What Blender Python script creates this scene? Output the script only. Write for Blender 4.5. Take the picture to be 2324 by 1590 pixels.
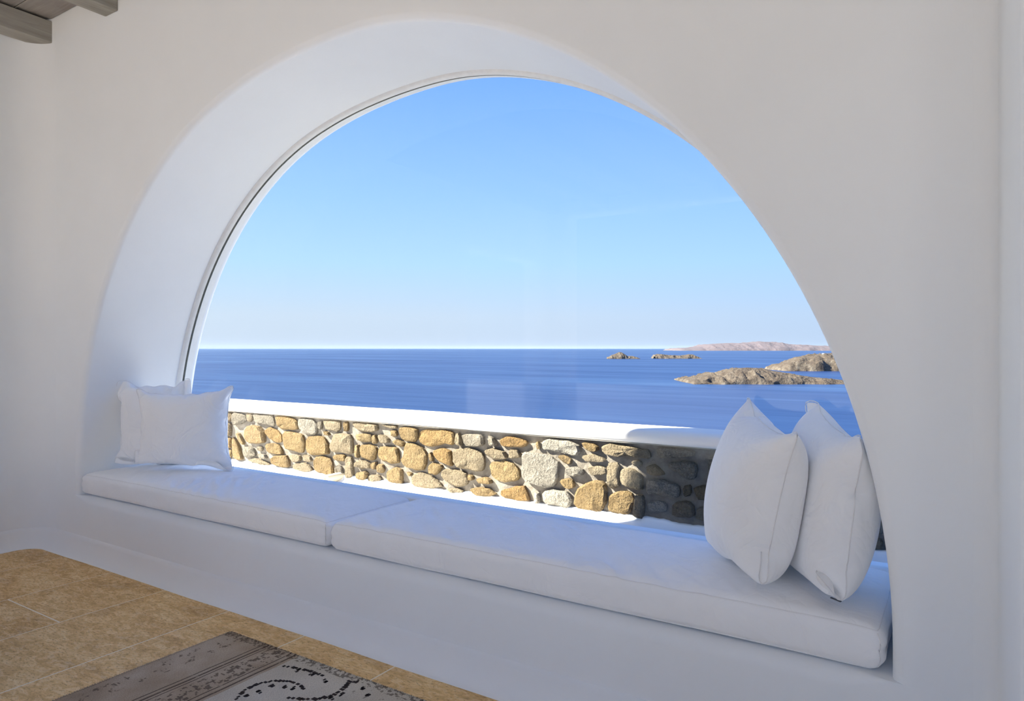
import bpy, bmesh, math, random
import numpy as np
from mathutils import Vector, Matrix, noise

# ------------------------------------------------------------------ clear
for o in list(bpy.data.objects):
    bpy.data.objects.remove(o, do_unlink=True)
scene = bpy.context.scene
COL = scene.collection
R = math.radians

# ------------------------------------------------------------------ camera
IMG_W, IMG_H = 2324, 1590
F_PX, YAW, HORIZON, CAM_H = 1572.6, R(32.8), 790.0, 1.195
cam_data = bpy.data.cameras.new('camera')
cam_data.sensor_width = 36.0
cam_data.lens = F_PX / IMG_W * 36.0
cam_data.shift_y = -(IMG_H / 2 - HORIZON) / IMG_W
cam_data.clip_start, cam_data.clip_end = 0.02, 200000.0
cam = bpy.data.objects.new('camera', cam_data)
COL.objects.link(cam)
cam.location = (0, 0, CAM_H)
cam.rotation_euler = (math.pi / 2, 0, YAW)
scene.camera = cam

# ------------------------------------------------------------------ sky
world = bpy.data.worlds.new('sky')
scene.world = world
world.use_nodes = True
wn, wl = world.node_tree.nodes, world.node_tree.links
wn.clear()
tc = wn.new('ShaderNodeTexCoord')
sep = wn.new('ShaderNodeSeparateXYZ')
wl.new(tc.outputs['Generated'], sep.inputs[0])
def sky_ramp(stops):
    r = wn.new('ShaderNodeValToRGB')
    els = r.color_ramp.elements
    els[0].position, els[0].color = stops[0][0], (*stops[0][1], 1)
    els[1].position, els[1].color = stops[-1][0], (*stops[-1][1], 1)
    for p, c in stops[1:-1]:
        e = els.new(p); e.color = (*c, 1)
    for e in els: e.color = (e.color[0] * .53, e.color[1] * .525, e.color[2] * .53, 1)
    wl.new(sep.outputs['Z'], r.inputs[0])
    return r
ramp_a = sky_ramp([(0.0, (.54, .62, .74)), (.045, (.57, .67, .80)), (.12, (.44, .67, .92)), (.21, (.335, .58, 1.0)),
                   (.37, (.19, .405, 1.0)), (.6, (.18, .39, 1.0)), (1.0, (.18, .38, .98))])
ramp_b = sky_ramp([(0.0, (.41, .52, .72)), (.045, (.41, .55, .78)), (.12, (.35, .57, .92)), (.21, (.27, .49, 1.0)),
                   (.37, (.17, .38, 1.0)), (.6, (.17, .37, 1.0)), (1.0, (.18, .38, .98))])
# paler towards the sun's side of the sky (west, -X), deeper blue away from it
mr = wn.new('ShaderNodeMapRange')
mr.inputs[1].default_value, mr.inputs[2].default_value = -0.85, 0.15
wl.new(sep.outputs['X'], mr.inputs[0])
mixc = wn.new('ShaderNodeMix'); mixc.data_type = 'RGBA'
wl.new(mr.outputs[0], mixc.inputs[0])
wl.new(ramp_a.outputs[0], mixc.inputs[6]); wl.new(ramp_b.outputs[0], mixc.inputs[7])
bg = wn.new('ShaderNodeBackground')
bg.inputs[1].default_value = 1.0
wl.new(mixc.outputs[2], bg.inputs[0])
wo = wn.new('ShaderNodeOutputWorld')
wl.new(bg.outputs[0], wo.inputs[0])

# ------------------------------------------------------------------ sun: behind the house, from the left
SUN_AZ, SUN_EL = R(60.0), R(37.0)
sun_data = bpy.data.lights.new('sun', 'SUN')
sun_data.energy = 14.5
sun_data.color = (1.0, .975, .92)
sun_data.angle = R(0.6)
sun = bpy.data.objects.new('sun', sun_data)
COL.objects.link(sun)
to_sun = Vector((-math.sin(SUN_AZ) * math.cos(SUN_EL), -math.cos(SUN_AZ) * math.cos(SUN_EL), math.sin(SUN_EL)))
sun.rotation_euler = to_sun.to_track_quat('Z', 'Y').to_euler()
sun.location = (-10, -10, 12)

scene.view_settings.view_transform = 'Standard'
scene.view_settings.look = 'None'
scene.view_settings.gamma = 1.0
scene.view_settings.use_curve_mapping = False
scene.view_settings.exposure = 1.25
scene.cycles.max_bounces = 12
scene.cycles.diffuse_bounces = 9
scene.cycles.caustics_reflective = False
scene.cycles.caustics_refractive = False
scene.cycles.transparent_max_bounces = 24
scene.cycles.adaptive_threshold = .014

# ------------------------------------------------------------------ photo pixels -> directions
CY, SY = math.cos(YAW), math.sin(YAW)
def ray(px, py):
    u = px - IMG_W / 2
    return (-F_PX * SY + u * CY, F_PX * CY + u * SY, HORIZON - py)
def on_y(px, py, y):
    d = ray(px, py); t = y / d[1]
    return (d[0] * t, y, CAM_H + d[2] * t)
def on_z(px, py, z):
    d = ray(px, py); t = (z - CAM_H) / d[2]
    return (d[0] * t, d[1] * t, z)

# ------------------------------------------------------------------ helpers
def tag(o, label=None, cat=None, group=None, kind=None):
    if label: o['label'] = label
    if cat: o['category'] = cat
    if group: o['group'] = group
    if kind: o['kind'] = kind
    return o
def link(name, me, mat=None, parent=None, smooth=None):
    o = bpy.data.objects.new(name, me)
    COL.objects.link(o)
    if mat is not None and not me.materials:
        me.materials.append(mat)
    if parent is not None:
        o.parent = parent
    if smooth is not None:
        me.polygons.foreach_set('use_smooth', [True] * len(me.polygons))
        if smooth < 179:
            me.set_sharp_from_angle(angle=R(smooth))
    return o
def mesh(name, verts, faces, mat=None, parent=None, smooth=None):
    me = bpy.data.meshes.new(name)
    me.from_pydata([tuple(map(float, v)) for v in verts], [], [tuple(map(int, f)) for f in faces])
    bm = bmesh.new(); bm.from_mesh(me)
    bmesh.ops.recalc_face_normals(bm, faces=bm.faces)
    bm.to_mesh(me); bm.free()
    me.update()
    return link(name, me, mat, parent, smooth)
def weighted(o):
    m = o.modifiers.new('weighted', 'WEIGHTED_NORMAL'); m.keep_sharp = True; m.weight = 80
def empty(name, loc=(0, 0, 0), rz=0.0, parent=None):
    o = bpy.data.objects.new(name, None)
    COL.objects.link(o)
    o.location = loc; o.rotation_euler = (0, 0, rz)
    o.empty_display_size = .05
    o.parent = parent
    return o
def grid_faces(nu, nv, closed_u=False, closed_v=False, off=0):
    f = []
    for i in range(nu if closed_u else nu - 1):
        for j in range(nv if closed_v else nv - 1):
            a = i * nv + j; b = i * nv + (j + 1) % nv
            c = ((i + 1) % nu) * nv + (j + 1) % nv; d = ((i + 1) % nu) * nv + j
            f.append((off + a, off + b, off + c, off + d))
    return f
def box_mesh(x0, x1, y0, y1, z0, z1, bevel=0.0, seg=2):
    bm = bmesh.new()
    bmesh.ops.create_cube(bm, size=1)
    for v in bm.verts:
        v.co = Vector(((x0 + x1) / 2 + v.co.x * (x1 - x0), (y0 + y1) / 2 + v.co.y * (y1 - y0), (z0 + z1) / 2 + v.co.z * (z1 - z0)))
    if bevel > 0:
        bmesh.ops.bevel(bm, geom=list(bm.edges), offset=bevel, segments=seg, profile=.5, affect='EDGES')
    me = bpy.data.meshes.new('box')
    bm.to_mesh(me); bm.free()
    return me
def box(name, x0, x1, y0, y1, z0, z1, mat, parent=None, bevel=0.0, seg=2, smooth=35):
    return link(name, box_mesh(x0, x1, y0, y1, z0, z1, bevel, seg), mat, parent, smooth if bevel else None)
def extrude(name, pts, z0, z1, mat, parent=None, smooth=35):
    n = len(pts)
    v = [(x, y, z0) for x, y in pts] + [(x, y, z1) for x, y in pts]
    f = [(i, (i + 1) % n, n + (i + 1) % n, n + i) for i in range(n)]
    f += [tuple(range(n))[::-1], tuple(range(n, 2 * n))]
    o = mesh(name, v, f, mat, parent, smooth); weighted(o)
    return o
def tube_mesh(pts, r, seg=8, closed=False, name='tube'):
    P = [Vector(p) for p in pts]; n = len(P)
    v, f = [], []
    up0 = Vector((0, 0, 1))
    for i, p in enumerate(P):
        a = P[(i - 1) % n] if (closed or i > 0) else p
        b = P[(i + 1) % n] if (closed or i < n - 1) else p
        t = (b - a).normalized()
        s = t.cross(up0)
        if s.length < .05: s = t.cross(Vector((1, 0, 0)))
        s.normalize(); w = s.cross(t)
        for k in range(seg):
            q = 2 * math.pi * k / seg
            v.append(p + (s * math.cos(q) + w * math.sin(q)) * r)
    f = grid_faces(n, seg, closed, True)
    if not closed:
        f += [tuple(range(seg)), tuple(range((n - 1) * seg, n * seg))]
    return v, f
def arc(cx, cy, r, a0, a1, n):
    return [(cx + r * math.cos(R(a0 + (a1 - a0) * i / n)), cy + r * math.sin(R(a0 + (a1 - a0) * i / n))) for i in range(n + 1)]

# ------------------------------------------------------------------ materials
class Mat:
    def __init__(self, name, color=(.8, .8, .8), rough=.8, spec=.3):
        self.m = bpy.data.materials.new(name); self.m.use_nodes = True
        self.n, self.l = self.m.node_tree.nodes, self.m.node_tree.links
        self.p = self.n['Principled BSDF']
        self.p.inputs['Base Color'].default_value = (*color, 1)
        self.p.inputs['Roughness'].default_value = rough
        self.p.inputs['Specular IOR Level'].default_value = spec
        self.tc = self.n.new('ShaderNodeTexCoord')
        self.bump_prev = None
    def set(self, node, key, v):
        s = node.inputs[key]
        if isinstance(v, bpy.types.NodeSocket): self.l.new(v, s)
        else: s.default_value = v
    def coords(self, scale=(1, 1, 1), src='Object', rot=(0, 0, 0)):
        mp = self.n.new('ShaderNodeMapping')
        self.l.new(self.tc.outputs[src], mp.inputs[0])
        mp.inputs['Scale'].default_value = scale
        mp.inputs['Rotation'].default_value = rot
        return mp.outputs[0]
    def noise(self, scale, detail=3, rough=.55, vec=None, dist=0.0, src='Object'):
        t = self.n.new('ShaderNodeTexNoise')
        self.l.new(vec if vec is not None else self.tc.outputs[src], t.inputs['Vector'])
        t.inputs['Scale'].default_value = scale; t.inputs['Detail'].default_value = detail
        t.inputs['Roughness'].default_value = rough; t.inputs['Distortion'].default_value = dist
        return t.outputs[0]
    def voronoi(self, scale, vec=None, feature='F1', src='Object'):
        t = self.n.new('ShaderNodeTexVoronoi'); t.feature = feature
        self.l.new(vec if vec is not None else self.tc.outputs[src], t.inputs['Vector'])
        t.inputs['Scale'].default_value = scale
        return t.outputs[0]
    def math(self, op, a, b=0.0, c=None, clamp=False):
        t = self.n.new('ShaderNodeMath'); t.operation = op; t.use_clamp = clamp
        self.set(t, 0, a); self.set(t, 1, b)
        if c is not None: self.set(t, 2, c)
        return t.outputs[0]
    def ramp(self, fac, stops, interp='LINEAR'):
        r = self.n.new('ShaderNodeValToRGB'); r.color_ramp.interpolation = interp
        e = r.color_ramp.elements
        e[0].position, e[0].color = stops[0][0], (*stops[0][1], 1)
        e[1].position, e[1].color = stops[-1][0], (*stops[-1][1], 1)
        for p, c in stops[1:-1]:
            k = e.new(p); k.color = (*c, 1)
        self.l.new(fac, r.inputs[0])
        return r.outputs[0]
    def mix(self, fac, a, b, mode='MIX'):
        t = self.n.new('ShaderNodeMix'); t.data_type = 'RGBA'; t.blend_type = mode
        self.set(t, 0, fac)
        for k, v in ((6, a), (7, b)):
            if isinstance(v, tuple): v = (*v, 1) if len(v) == 3 else v
            self.set(t, k, v)
        return t.outputs[2]
    def color(self, sock): self.l.new(sock, self.p.inputs['Base Color'])
    def rough(self, sock): self.l.new(sock, self.p.inputs['Roughness'])
    def bump(self, height, strength=.3, dist=.01):
        b = self.n.new('ShaderNodeBump')
        b.inputs['Strength'].default_value = strength; b.inputs['Distance'].default_value = dist
        self.l.new(height, b.inputs['Height'])
        if self.bump_prev: self.l.new(self.bump_prev, b.inputs['Normal'])
        self.bump_prev = b.outputs[0]
        self.l.new(b.outputs[0], self.p.inputs['Normal'])
    def sep(self, src='Object'):
        s = self.n.new('ShaderNodeSeparateXYZ'); self.l.new(self.tc.outputs[src], s.inputs[0])
        return s.outputs
    def random(self):
        return self.n.new('ShaderNodeObjectInfo').outputs['Random']

def plaster(name, col, fine=.15, wob=.25):
    k = Mat(name, col, .75, .25)
    k.color(k.ramp(k.noise(1.7, 4), [(.3, tuple(c * .965 for c in col)), (.7, col)]))
    k.bump(k.noise(2.6, 2, .4), wob, .02)
    k.bump(k.noise(70, 3, .6), fine, .0015)
    return k.m
M_PLASTER = plaster('white_lime_plaster', (.876, .893, .902))
M_COPING = plaster('cream_coping_plaster', (.74, .69, .62), .35, .35)
M_PAVING = plaster('pale_courtyard_paving', (.34, .325, .31), .5, .5)
M_PLASTER_OUT = plaster('white_exterior_plaster', (.87, .86, .84), .35, .35)

def fabric(name, col, fold=.2):
    k = Mat(name, col, .92, .12)
    k.p.inputs['Sheen Weight'].default_value = .15
    k.color(k.ramp(k.noise(9, 3), [(.3, tuple(c * .975 for c in col)), (.7, col)]))
    k.bump(k.noise(420, 2, .6), .12, .0008)
    w = k.noise(5.5, 2, .5, None, 2.2)
    k.bump(k.math('ABSOLUTE', k.math('SUBTRACT', w, .5)), fold, .05)
    k.bump(k.noise(17, 3, .55, None, .8), fold * .6, .008)
    return k.m
M_FABRIC = fabric('white_cotton', (.925, .925, .925))
M_PIPING = fabric('white_cotton_piping', (.84, .83, .82))
M_PILLOW = fabric('white_pillow_cotton', (.935, .935, .935), .34)

def wood(name, axis, c0, c1):
    k = Mat(name, c1, .75, .2)
    sc = (2, 26, 26) if axis == 'x' else (26, 2, 26)
    g = k.noise(1.6, 5, .62, k.coords(sc, 'Object'), .6)
    g2 = k.noise(3.2, 3, .5)
    k.color(k.mix(k.ramp(g2, [(.35, (0, 0, 0)), (.75, (.5, .5, .5))]), k.ramp(g, [(.3, c0), (.7, c1)]), (.52, .50, .46)))
    k.bump(g, .35, .003)
    return k.m
M_BEAM = wood('limewashed_beam_wood', 'y', (.25, .235, .20), (.40, .38, .34))
M_BOARD = wood('limewashed_ceiling_board', 'x', (.24, .215, .20), (.35, .32, .30))

def travertine():
    k = Mat('honey_travertine', (.5, .36, .2), .55, .35)
    vec = k.n.new('ShaderNodeVectorMath'); vec.operation = 'ADD'
    oi = k.n.new('ShaderNodeObjectInfo')
    mul = k.n.new('ShaderNodeVectorMath'); mul.operation = 'SCALE'; mul.inputs['Scale'].default_value = 7.3
    k.l.new(oi.outputs['Location'], mul.inputs[0])
    k.l.new(k.tc.outputs['Object'], vec.inputs[0]); k.l.new(mul.outputs[0], vec.inputs[1])
    v = vec.outputs[0]
    mp = k.n.new('ShaderNodeMapping'); k.l.new(v, mp.inputs[0]); mp.inputs['Scale'].default_value = (1.0, 2.2, 1)
    a = k.noise(3.0, 5, .6, mp.outputs[0], .9)
    b = k.noise(15, 5, .7, mp.outputs[0], 1.2)
    c = k.noise(60, 3, .6, mp.outputs[0], .3)
    base = k.ramp(a, [(.36, (.34, .18, .055)), (.46, (.66, .42, .16)), (.55, (.80, .55, .24)), (.66, (.92, .72, .40))])
    base = k.mix(.5, base, k.ramp(b, [(.38, (.36, .19, .06)), (.5, (.76, .50, .20)), (.60, (.95, .80, .50))]))
    pits = k.ramp(c, [(.36, (.40, .30, .20)), (.46, (1, 1, 1))])
    base = k.mix(.85, base, pits, 'MULTIPLY')
    base = k.mix(.35, base, k.ramp(oi.outputs['Random'], [(0, (.62, .37, .14)), (1, (.88, .62, .30))]))
    k.color(base)
    k.rough(k.ramp(b, [(.3, (.62, .62, .62)), (.7, (.42, .42, .42))]))
    k.bump(b, .12, .002); k.bump(c, .1, .001)
    return k.m
M_TILE = travertine()
_g = Mat('pale_grout', (.88, .80, .66), .9); _g.bump(_g.noise(150, 2), .2, .001); M_GROUT = _g.m

def rubble():
    k = Mat('lime_mortar', (.60, .52, .42), .95, .1)
    k.color(k.ramp(k.noise(14, 5, .65), [(.3, (.135, .112, .084)), (.5, (.19, .158, .12)), (.72, (.225, .195, .153))]))
    k.bump(k.noise(24, 4, .6), .6, .015); k.bump(k.noise(140, 3, .6), .5, .003)
    return k.m
M_MORTAR = rubble()
def stone_mat(name, dark, mid, lite, speck=False):
    dark, mid, lite = (tuple(c * f_ for c, f_ in zip(q, (.32, .30, .268))) for q in (dark, mid, lite))
    k = Mat(name, mid, .9, .15)
    a = k.noise(9, 5, .62, src='Object'); b = k.noise(75, 4, .7)
    col = k.ramp(a, [(.30, dark), (.5, mid), (.70, lite)])
    col = k.mix(.75 if speck else .5, col, k.ramp(b, [(.34, tuple(c * (.35 if speck else .55) for c in mid)), (.5, mid), (.64, tuple(min(.9, c * 1.35) for c in lite))]))
    col = k.mix(.45, col, k.ramp(k.random(), [(0, tuple(c * .80 for c in mid)), (.5, mid), (1, tuple(min(.95, c * 1.15) for c in lite))]))
    k.color(col)
    k.bump(a, .9, .045); k.bump(b, 1.0, .014); k.bump(k.noise(28, 4, .7), .9, .03)
    return k.m
STONE = {
    'o': stone_mat('ochre_stone', (.42, .27, .11), (.58, .40, .19), (.68, .52, .29)),
    'd': stone_mat('amber_stone', (.40, .22, .07), (.56, .34, .13), (.64, .45, .21)),
    't': stone_mat('tan_stone', (.44, .34, .22), (.60, .48, .32), (.70, .60, .44)),
    'g': stone_mat('grey_stone', (.36, .30, .23), (.54, .47, .37), (.64, .58, .48), True),
    'w': stone_mat('pale_granite', (.44, .39, .32), (.64, .58, .49), (.78, .73, .64), True),
    'b': stone_mat('shaded_brown_stone', (.26, .18, .10), (.40, .30, .18), (.52, .42, .28)),  # brown for stones in the house's shadow, shade mixed into the colour
}

def simple(name, col, rough=.6, spec=.3, metal=0.0, nscale=30, bstr=.1):
    k = Mat(name, col, rough, spec)
    k.p.inputs['Metallic'].default_value = metal
    k.color(k.ramp(k.noise(nscale, 3), [(.3, tuple(c * .93 for c in col)), (.7, col)]))
    k.bump(k.noise(nscale * 3, 2), bstr, .001)
    return k.m
M_FRAME = simple('white_painted_bead', (.84, .84, .82), .55)
M_GASKET = simple('dark_glazing_seal', (.10, .10, .085), .6)
M_METAL = simple('dark_zip_metal', (.16, .15, .14), .4, .5, .8)
M_PIPE = simple('cream_pipe', (.74, .64, .46), .6)

def glass():
    m = bpy.data.materials.new('window_glass'); m.use_nodes = True
    n, l = m.node_tree.nodes, m.node_tree.links
    n.clear()
    out = n.new('ShaderNodeOutputMaterial'); mixs = n.new('ShaderNodeMixShader')
    tr = n.new('ShaderNodeBsdfTransparent'); tr.inputs[0].default_value = (.965, .985, .98, 1)
    gl = n.new('ShaderNodeBsdfGlossy'); gl.inputs['Roughness'].default_value = .02
    lw = n.new('ShaderNodeLayerWeight'); lw.inputs[0].default_value = .5
    pw = n.new('ShaderNodeMath'); pw.operation = 'POWER'; pw.inputs[1].default_value = 5.0; l.new(lw.outputs['Facing'], pw.inputs[0])
    fr = n.new('ShaderNodeMath'); fr.operation = 'MULTIPLY_ADD'; fr.inputs[1].default_value = .96; fr.inputs[2].default_value = .016; l.new(pw.outputs[0], fr.inputs[0])
    # faint smears left by cleaning
    tcn = n.new('ShaderNodeTexCoord'); mp = n.new('ShaderNodeMapping'); mp.inputs['Scale'].default_value = (7, 1, .35)
    nz = n.new('ShaderNodeTexNoise'); nz.inputs['Scale'].default_value = 1.0; nz.inputs['Detail'].default_value = 3
    l.new(tcn.outputs['Object'], mp.inputs[0]); l.new(mp.outputs[0], nz.inputs['Vector'])
    rr = n.new('ShaderNodeMapRange'); rr.inputs[1].default_value = .35; rr.inputs[2].default_value = .7
    rr.inputs[3].default_value = .01; rr.inputs[4].default_value = .09
    l.new(nz.outputs[0], rr.inputs[0]); l.new(rr.outputs[0], gl.inputs['Roughness'])
    l.new(fr.outputs[0], mixs.inputs[0]); l.new(tr.outputs[0], mixs.inputs[1]); l.new(gl.outputs[0], mixs.inputs[2])
    l.new(mixs.outputs[0], out.inputs[0])
    return m
M_GLASS = glass()

def sea_mat():
    k = Mat('aegean_sea', (.05, .16, .42), .35, .3)
    v = k.coords((.0006, .0035, 1), 'Object', (0, 0, R(-22)))
    a = k.noise(1.0, 5, .6, v, .8)
    v2 = k.coords((.004, .03, 1), 'Object', (0, 0, R(-30)))
    b = k.noise(1.0, 4, .6, v2, .4)
    f = k.math('ADD', k.math('MULTIPLY', a, .65), k.math('MULTIPLY', b, .35))
    k.color(k.ramp(f, [(.36, (.002, .012, .05)), (.50, (.003, .016, .06)), (.60, (.006, .024, .075)), (.70, (.014, .036, .09))]))
    k.rough(k.ramp(f, [(.4, (.42, .42, .42)), (.65, (.30, .30, .30))]))
    return k.m
M_SEA = sea_mat()
def rock_mat(name, scale, dark, mid, lite, scrub):
    dark, mid, lite, scrub = (tuple(c * .19 for c in q) for q in (dark, mid, lite, scrub))
    k = Mat(name, mid, .95, .1)
    g = k.n.new('ShaderNodeNewGeometry')
    sp = k.n.new('ShaderNodeSeparateXYZ'); k.l.new(g.outputs['Normal'], sp.inputs[0])
    a = k.noise(scale, 6, .65); b = k.noise(scale * 6, 4, .65)
    col = k.ramp(a, [(.32, dark), (.5, mid), (.68, lite)])
    scr = k.math('MULTIPLY', k.ramp(sp.outputs['Z'], [(.60, (0, 0, 0)), (.85, (1, 1, 1))]), k.ramp(b, [(.4, (.3, .3, .3)), (.6, (1, 1, 1))]))
    k.color(k.mix(scr, col, scrub))
    k.bump(a, 1.0, .35 / scale); k.bump(b, 1.0, .12 / scale)
    return k.m
# ==================================================================
#                         THE ROOM SHELL
# ==================================================================
D = 2.02                    # room face of the window wall
YO = 2.72                   # outer face of the window wall
XL, XO = -4.75, -5.0        # left wall, room face and outer face
XP, YP = .079, 1.28         # pier beside the arch: side face and front face
ZL = .34                    # plaster ledge of the bench
ZTOP = 3.42
BACK = -3.1
XR = 4.2
FIL = .18                   # soft inner corner
AX, AZ, AR = -2.2406, .415, 2.0966

# hand-shaped plaster arch: small departures from the half circle, by angle
_pts = [(180, 985), (195, 830), (225, 680), (275, 530), (350, 388), (450, 265), (560, 182), (700, 110), (850, 52), (930, 43),
        (1030, 47), (1150, 70), (1300, 130), (1470, 238)]
_tab = []
for p in _pts:
    x, _, z = on_y(p[0], p[1], D)
    _tab.append((math.atan2(z - AZ, x - AX), (math.hypot(x - AX, z - AZ) - AR) * .8))
_tab.sort()
_ta = np.array([t[0] for t in _tab]); _tr = np.array([t[1] for t in _tab])
def arch_dr(a):
    s = 0
    for k in range(-3, 4):
        s += float(np.interp(a + k * .035, np.concatenate([[0, _ta[0] - .2], _ta, [math.pi]]), np.concatenate([[0, 0], _tr, [-.02]])))
    return s / 7
x0, x1 = XL + FIL, XP - .05
angs = sorted(set([math.pi * i / 128 for i in range(129)] + [math.atan2(ZTOP - AZ, x1 - AX), math.atan2(ZTOP - AZ, x0 - AX)]))
curve = []      # (x, z, nx, nz) around the opening, right foot to left foot
for z in (ZL, .36, .39):
    curve.append((AX + AR, z, 1.0, 0.0))
for a in angs:
    r = AR + arch_dr(a)
    curve.append((AX + r * math.cos(a), AZ + r * math.sin(a), math.cos(a), math.sin(a)))
rl = AR + arch_dr(math.pi)
for z in (.39, .36, ZL):
    curve.append((AX - rl, z, -1.0, 0.0))
def rect_point(x, z, nx, nz):
    ts = []
    if nx > 1e-6: ts.append((x1 - x) / nx)
    if nx < -1e-6: ts.append((x0 - x) / nx)
    if nz > 1e-6: ts.append((ZTOP - z) / nz)
    t = min(ts); return (x + nx * t, z + nz * t)
prof = [(.07, D), (.030, D), (.0215, D + .0035), (.010, D + .0115), (.003, D + .021), (0, D + .034), (0, D + .2), (0, D + .4), (0, D + .58),
        (0, YO - .03), (.009, YO - .009), (.03, YO)]
verts, nP = [], len(prof) + 2
for (x, z, nx, nz) in curve:
    rx, rz_ = rect_point(x, z, nx, nz)
    verts.append((rx, D, rz_))
    for ro, y in prof:
        verts.append((x + nx * ro, y, z + nz * ro))
    verts.append((rx, YO, rz_))
wall_front = mesh('wall_front', verts, grid_faces(len(curve), nP), M_PLASTER, smooth=50)
weighted(wall_front)
tag(wall_front, 'white plaster wall with the big round arched window opening', kind='structure')

# built-in bench under the arch: bullnose ledge, outer sill
verts = []
xs = [x0] + list(np.linspace(AX - AR - .01, AX + AR + .01, 60)) + [x1]
for i, x in enumerate(xs):
    e = min(x - (AX - AR), (AX + AR) - x)
    rb = .045 * max(0.0, min(1.0, e / .12))
    wob = .003 * noise.noise((x * 1.3, 4, 0)) * (rb / .045)
    p = [(D, 0), (D, .1), (D, .2), (D, ZL - rb - .05), (D, ZL - rb)]
    for k in range(1, 7):
        q = math.pi / 2 * k / 6
        p.append((D + rb * (1 - math.cos(q)), ZL - rb + rb * math.sin(q) + wob * k / 6))
    p += [(D + .3, ZL), (2.605, ZL), (2.605, .455), (YO - .02, .457), (YO, .44), (YO, 0)]
    verts += [(x, y, z) for y, z in p]
bench = mesh('wall_bench', verts, grid_faces(len(xs), len(p)), M_PLASTER, smooth=50)
weighted(bench)
tag(bench, 'white plaster bench base with rounded ledge below the arch', kind='structure')

# left wall with soft corners, inside and out
LY0, LY1, LZ = -2.8, -1.15, 2.35      # wide door in the left wall, behind the sofa
pts = [(XL, LY1), (XL, D - FIL)] + arc(XL + FIL, D - FIL, FIL, 180, 90, 10)[1:] + [(XL + FIL, YO)] + arc(XO + .25, YO - .25, .25, 90, 180, 10) + [(XO, LY1)]
wall_left = extrude('wall_left', pts, -.02, ZTOP, M_PLASTER)
tag(wall_left, 'white plaster side wall meeting the arch wall in a soft corner', kind='structure')
for a in (box('wall_left', XO, XL, BACK, LY0, -.02, ZTOP, M_PLASTER), box('wall_left', XO, XL, LY0, LY1, LZ, ZTOP, M_PLASTER)):
    a['kind'] = 'structure'
# right pier and the wall going on from it
pts = [(x1, D)] + arc(XP - .05, D - .05, .05, 90, 0, 5)[1:] + [(XP, YP + .05)] + arc(XP + .05, YP + .05, .05, 180, 270, 6)[1:] + [(XR, YP), (XR + .3, YP), (XR + .3, YO), (x1, YO)]
wall_right = extrude('wall_right', pts, -.02, ZTOP, M_PLASTER)
tag(wall_right, 'white plaster pier standing forward beside the arch', kind='structure')
for a in (box('wall_side', XR, XR + .3, -1.3, YP, -.02, ZTOP, M_PLASTER), box('wall_side', XR, XR + .3, BACK - .3, -2.8, -.02, ZTOP, M_PLASTER),
          box('wall_side', XR, XR + .3, -2.8, -1.3, 3.0, ZTOP, M_PLASTER)):
    a['kind'] = 'structure'
# back wall, wide open to the sunny courtyard
OPX0, OPX1, OPZ = -4.5, 1.2, 3.0
bw = [box('wall_back', XO, OPX0, BACK - .3, BACK, -.02, ZTOP, M_PLASTER),
      box('wall_back', OPX1, XR + .3, BACK - .3, BACK, -.02, ZTOP, M_PLASTER),
      box('wall_back', OPX0, OPX1, BACK - .3, BACK, OPZ, ZTOP, M_PLASTER)]
for o in bw: o['kind'] = 'structure'
# upper storey of the house
pts = [(XR + .3, BACK - .3), (XR + .3, YO)] + arc(XO + .25, YO - .25, .25, 90, 180, 10) + [(XO, BACK - .3)]
upper = extrude('wall_upper', pts, ZTOP, 5.2, M_PLASTER_OUT)
tag(upper, 'white plastered upper storey of the house', kind='structure')

# coved plaster skirting
def skirt_path():
    P = [(XL, BACK, 1, 0), (XL, D - FIL, 1, 0)]
    for (x, y), a in zip(arc(XL + FIL, D - FIL, FIL, 180, 90, 10), np.linspace(180, 90, 11)):
        P.append((x, y, -math.cos(R(a)), -math.sin(R(a))))
    for x in np.linspace(x0 + .05, XP - .12, 50): P.append((x, D, 0, -1))
    for a in np.linspace(90, 0, 7):
        P.append((XP - .1 + .1 * math.cos(R(a)), D - .1 + .1 * math.sin(R(a)), -math.cos(R(a)), -math.sin(R(a))))
    P.append((XP, YP + .06, -1, 0))
    for a in np.linspace(180, 270, 7):
        P.append((XP + .05 + .05 * math.cos(R(a)), YP + .05 + .05 * math.sin(R(a)), math.cos(R(a)), math.sin(R(a))))
    P.append((XR, YP, 0, -1))
    return P
verts = []
for i, (x, y, nx, ny) in enumerate(skirt_path()):
    w = .058 + .006 * noise.noise((x * 2.1, y * 2.1, 7))
    h = .105
    row = [(-.004, h + .010), (.009, h)] + [(w * (1 - math.cos(q)) ** .9 + .010, h * (1 - math.sin(q))) for q in np.linspace(.15, math.pi / 2, 8)]
    row.append((w + .004, -.004))
    for d, z in row: verts.append((x + nx * d, y + ny * d, z))
sk = mesh('baseboard_front', verts, grid_faces(len(verts) // 11, 11), M_PLASTER, smooth=60)
tag(sk, 'coved white plaster skirting along the foot of the bench', kind='structure')

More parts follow.
